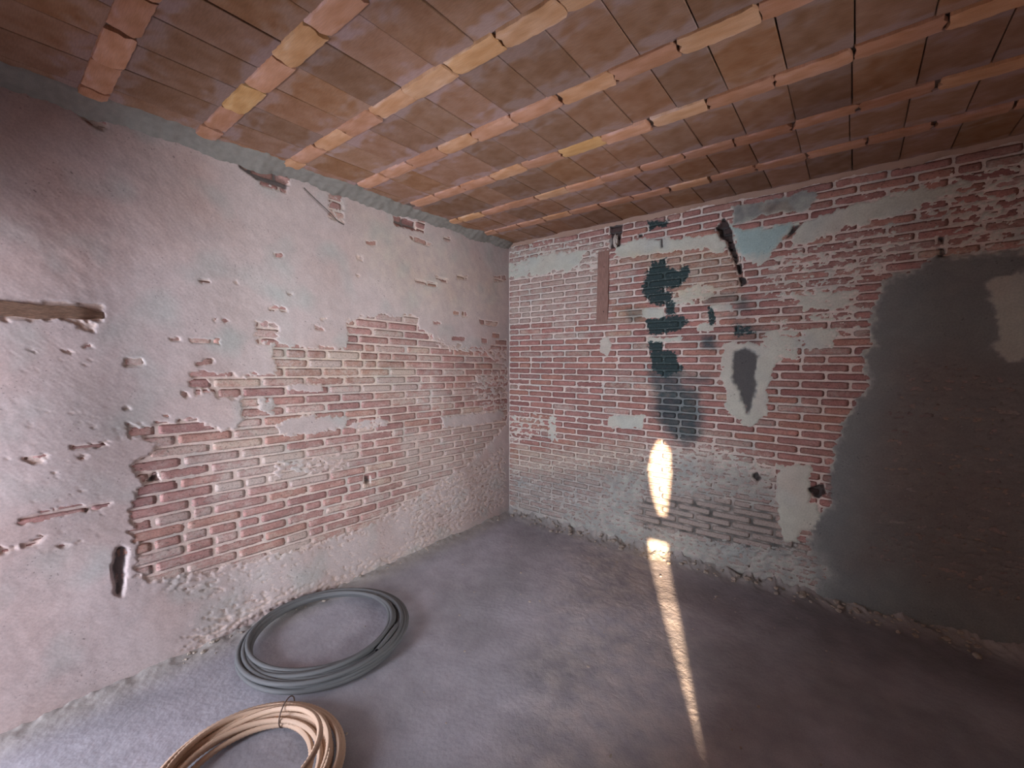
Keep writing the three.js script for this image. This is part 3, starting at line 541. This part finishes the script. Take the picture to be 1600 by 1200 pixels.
// ---------------------------------------------------------------- floor
const floorHeight = (x, z) => {
  const crust = smooth(0.55, 0.15, Math.abs(x - (1.35 + 0.45 * z) + 0.1) / 1.3) * smooth(2.7, 2.1, z), edge = Math.min(x, z), rub = Math.exp(-Math.max(0, edge) / 0.06);
  const plates = Math.abs(noise(x * 3.2 + 0.8 * noise(x * 5, z * 5), z * 4.6)), crack = smooth(0.04, 0, plates);
  return 0.006 * noise(x * 1.4, z * 1.4) + 0.0006 * noise(x * 9, z * 9) + crust * (0.0016 * noise(x * 6, z * 8) + 0.0012 * noise(x * 21, z * 26) - 0.004 * crack) + rub * (0.05 + 0.03 * noise(x * 6, z * 6) + 0.02 * noise(x * 21, z * 21)) * (z < x ? 1 : 0.4);
};
{
  const floor = structure('floor');
  part('subfloor', box(-0.45, ROOM.x + 0.45, -0.3, -0.09, -0.45, ROOM.z + 0.45), coreMaterial, floor);
  const map = picture(1400, 1400, (s, t) => {
    const x = s * ROOM.x, z = t * ROOM.z, big = fractal(x * 1.1 + 3, z * 1.1, 2), mid = fractal(x * 5, z * 5, 3), grit = noise(x * 120, z * 120), crust = smooth(0.55, 0.15, Math.abs(x - (1.35 + 0.45 * z) + 0.1) / 1.3) * smooth(2.7, 2.1, z);
    let q = mix3([168, 167, 177], [147, 147, 154], clamp(0.5 + big));
    q = mix3(q, [184, 176, 172], crust * clamp(0.3 + 0.5 * mid));
    q = mix3(q, [158, 154, 144], smooth(0.25, 0.02, Math.min(x, z)) * 0.6);
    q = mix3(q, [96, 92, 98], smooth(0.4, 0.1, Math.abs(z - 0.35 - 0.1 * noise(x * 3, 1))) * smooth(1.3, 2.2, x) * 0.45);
    const f = 1 + 0.08 * mid + 0.05 * grit;
    return [q[0] * f, q[1] * f, q[2] * f];
  });
  const bump = picture(1400, 1400, (s, t) => {
    const x = s * ROOM.x, z = t * ROOM.z, crust = smooth(0.6, 0.1, Math.abs(x - (1.35 + 0.45 * z) + 0.1) / 1.3) * smooth(2.8, 2.2, z);
    const wx = x + 0.03 * noise(x * 9, z * 9), wz = z + 0.03 * noise(x * 9 + 30, z * 9), line = Math.min(Math.abs(noise(wx * 5, wz * 8)), 1.3 * Math.abs(noise(wx * 11 + 7, wz * 15)));
    const h = 150 + 22 * fractal(x * 26, z * 26, 3) + 14 * noise(x * 140, z * 140) * (0.4 + crust) - crust * 22 * smooth(0.07, 0.01, line) + crust * 18 * fractal(x * 9, z * 13, 2);
    return [h, h, h];
  });
  bump.colorSpace = THREE.NoColorSpace;
  const lines = (end) => gridLines(0.014, 0, 3.8, end);
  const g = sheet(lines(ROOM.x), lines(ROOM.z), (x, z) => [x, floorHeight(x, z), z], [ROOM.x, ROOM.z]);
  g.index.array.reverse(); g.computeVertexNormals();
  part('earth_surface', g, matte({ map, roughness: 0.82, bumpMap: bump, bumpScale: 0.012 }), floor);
}
{ // crumbled mortar along the foot of the walls
  const r = random(77), bits = [];
  const chip = (x, z, size) => bits.push(relief(new THREE.IcosahedronGeometry(size, 1).scale(1, 0.6, 0.8), (v) => v.multiplyScalar(1 + 0.3 * noise3(v.x * 60 + x * 50, v.y * 60, v.z * 60 + z * 50))).rotateY(r() * 6).translate(x, floorHeight(x, z) + size * 0.3, z));
  for (let i = 0; i < 190; i++) { const u = r() * 3.4, off = 0.02 + Math.abs(r() + r() - 1) * 0.16; chip(0.1 + u, off, 0.006 + r() * r() * 0.022); }
  for (let i = 0; i < 60; i++) { const u = 0.2 + r() * 2.8; chip(0.02 + r() * r() * 0.15, u, 0.005 + r() * r() * 0.014); }
  for (let i = 0; i < 70; i++) chip(0.4 + r() * 2.6, 0.3 + r() * 2.4, 0.004 + r() * r() * 0.008);
  const m = shadows(new THREE.Mesh(mergeGeometries(bits), matte({ color: new THREE.Color('#a49a90') })));
  m.name = 'mortar_rubble'; m.userData = { kind: 'stuff', label: 'crumbs of pale mortar along the foot of the brick walls', category: 'rubble' };
  scene.add(m);
}

// ---------------------------------------------------------------- timbers let into the walls
const wood = (tone) => picture(256, 1024, (s, t) => { const g = noise(s * 22 + 0.5 * noise(s * 3, t * 4), t * 5), f = 1 + 0.13 * g + 0.09 * noise(s * 70, t * 12) + 0.05 * noise(s * 140, t * 300); return tone.map((c) => c * f); });
{
  const t = thing('timber_post', 'short upright brown timber set flush into the brick wall near the corner', 'timber', [1.078, 1.945, 0.004]);
  const g = relief(new THREE.BoxGeometry(0.108, 0.64, 0.07, 6, 28, 2).translate(0, 0.32, -0.025), (v) => { v.x += 0.003 * noise(v.y * 6, Math.sign(v.x) * 4) + 0.008 * (v.y / 0.64 - 0.5); v.z += 0.002 * noise(v.x * 30, v.y * 5) - (Math.abs(Math.abs(v.x) - 0.054) < 0.006 ? 0.002 : 0); });
  part('board', g, matte({ map: wood([142, 112, 102]) }), t);
  for (const y of [0.11, 0.5]) part('nail', new THREE.SphereGeometry(0.0045, 8, 6).scale(1, 1, 0.5).translate(0.012, y, 0.0105), matte({ color: new THREE.Color('#3a302c'), roughness: 0.6 }), t);
}
{
  const t = thing('timber_lintel', 'horizontal strip of old brown timber showing through the render at the left edge', 'timber', [0.009, 1.842, 3.12]);
  const g = relief(new THREE.BoxGeometry(0.05, 0.062, 0.86, 2, 5, 40).translate(-0.016, 0, 0.43), (v) => { v.y += 0.009 * noise(v.z * 5, Math.sign(v.y) * 3) + 0.003 * noise(v.z * 19, v.y * 9); v.x += 0.003 * noise(v.z * 9, v.y * 40) - 0.016 * smooth(0.09, 0.0, v.z); v.y *= 1 - 0.5 * smooth(0.07, 0, v.z); });
  part('board', g, matte({ map: wood([118, 94, 78]) }), t);
}
{
  const t = thing('wire', 'thin dark wire hanging slantwise on the plaster below the ceiling', 'wire');
  const path = new THREE.CatmullRomCurve3([[0.03, 2.735, 2.14], [0.04, 2.69, 2.085], [0.045, 2.62, 1.98], [0.03, 2.585, 1.915], [0.02, 2.57, 1.86]].map((p) => new THREE.Vector3(...p)));
  part('strand', new THREE.TubeGeometry(path, 40, 0.0028, 6), matte({ color: new THREE.Color('#4a4540'), roughness: 0.6 }), t);
}
{ // broken lumps left in the small niche over the upright timber
  const t = thing('niche_lump', 'grey lump of broken mortar in the small niche above the upright timber', 'mortar lump', [1.15, 2.66, -0.012]);
  part('lump', relief(new THREE.IcosahedronGeometry(0.036, 3).scale(0.6, 1.6, 0.7).translate(0.04, -0.005, 0.012), (v) => v.multiplyScalar(1 + 0.22 * noise3(v.x * 40, v.y * 40, v.z * 40))), matte({ color: new THREE.Color('#bdb7ae') }), t);
  part('lump', relief(new THREE.IcosahedronGeometry(0.03, 3).scale(0.8, 1.3, 0.6).translate(-0.012, 0.0, 0.0), (v) => v.multiplyScalar(1 + 0.25 * noise3(v.x * 50, v.y * 50 + 5, v.z * 50))), matte({ color: new THREE.Color('#8d8884') }), t);
}

// ---------------------------------------------------------------- coils on the floor
function coil(turns, radius, spread, rise, tube, seed, squash = [1, 1]) {   // one long pipe wound into loose loops
  const r = random(seed), pts = [], per = 40, loops = [];
  for (let k = 0; k <= turns; k++) loops.push({ r: radius + (r() - 0.5) * spread, y: r() * rise, ox: (r() - 0.5) * spread * 0.5, oz: (r() - 0.5) * spread * 0.5, tilt: (r() - 0.5) * rise * 0.9, ph: r() * 6.28 });
  for (let i = 0; i <= turns * per; i++) {
    const f = i / per, k = Math.min(turns - 1, Math.floor(f)), s = smooth(0, 1, f - k), a = f * Math.PI * 2, A = loops[k], B = loops[k + 1], L = (n) => mix(A[n], B[n], s);
    pts.push(new THREE.Vector3(Math.cos(a) * L('r') * squash[0] + L('ox'), Math.max(0, L('y') + L('tilt') * Math.sin(a + L('ph'))) + tube, Math.sin(a) * L('r') * squash[1] + L('oz')));
  }
  return new THREE.CatmullRomCurve3(pts);
}
{
  const t = thing('pipe_coil', 'large coil of dark grey plastic pipe lying against the left wall', 'coil', [0.475, 0.012, 2.3]);
  const dark = matte({ color: new THREE.Color('#606365'), roughness: 0.75 });
  const c = coil(15, 0.408, 0.08, 0.045, 0.0125, 31);
  part('pipe', new THREE.TubeGeometry(c, 15 * 60, 0.0125, 8), dark, t);
  const end = new THREE.CatmullRomCurve3([[0.1, 0.02, -0.4], [0.26, 0.04, -0.33], [0.36, 0.07, -0.2], [0.42, 0.06, -0.06]].map((p) => new THREE.Vector3(...p)));
  part('loose_end', new THREE.TubeGeometry(end, 30, 0.0125, 8), dark, t);
}
{
  const t = thing('conduit_coil', 'tied coil of beige corrugated conduit on the floor, nearest the camera', 'coil', [1.09, 0.008, 2.965]);
  const beige = matte({ color: new THREE.Color('#c6ab94'), roughness: 0.6 });
  const c = coil(14, 0.3, 0.105, 0.085, 0.0115, 47);
  const tube = new THREE.TubeGeometry(c, 14 * 220, 0.0115, 8), p = tube.attributes.position, n = tube.attributes.normal;
  for (let i = 0; i < p.count; i++) { const ring = Math.floor(i / 9), d = ring % 2 ? 0.0013 : -0.0008; p.setXYZ(i, p.getX(i) + n.getX(i) * d, p.getY(i) + n.getY(i) * d, p.getZ(i) + n.getZ(i) * d); }
  tube.computeVertexNormals();
  part('conduit', tube, beige, t);
  const a = -2.2, tie = new THREE.TorusGeometry(0.062, 0.003, 6, 28).scale(1, 0.85, 1);
  tie.rotateY(-a).translate(Math.cos(a) * 0.305, 0.05, Math.sin(a) * 0.305);
  part('cable_tie', tie, matte({ color: new THREE.Color('#6b5a50') }), t);
}

scene.traverse((o) => { if (o.isMesh) o.castShadow = o.receiveShadow = true; });
renderer.render(scene, camera);
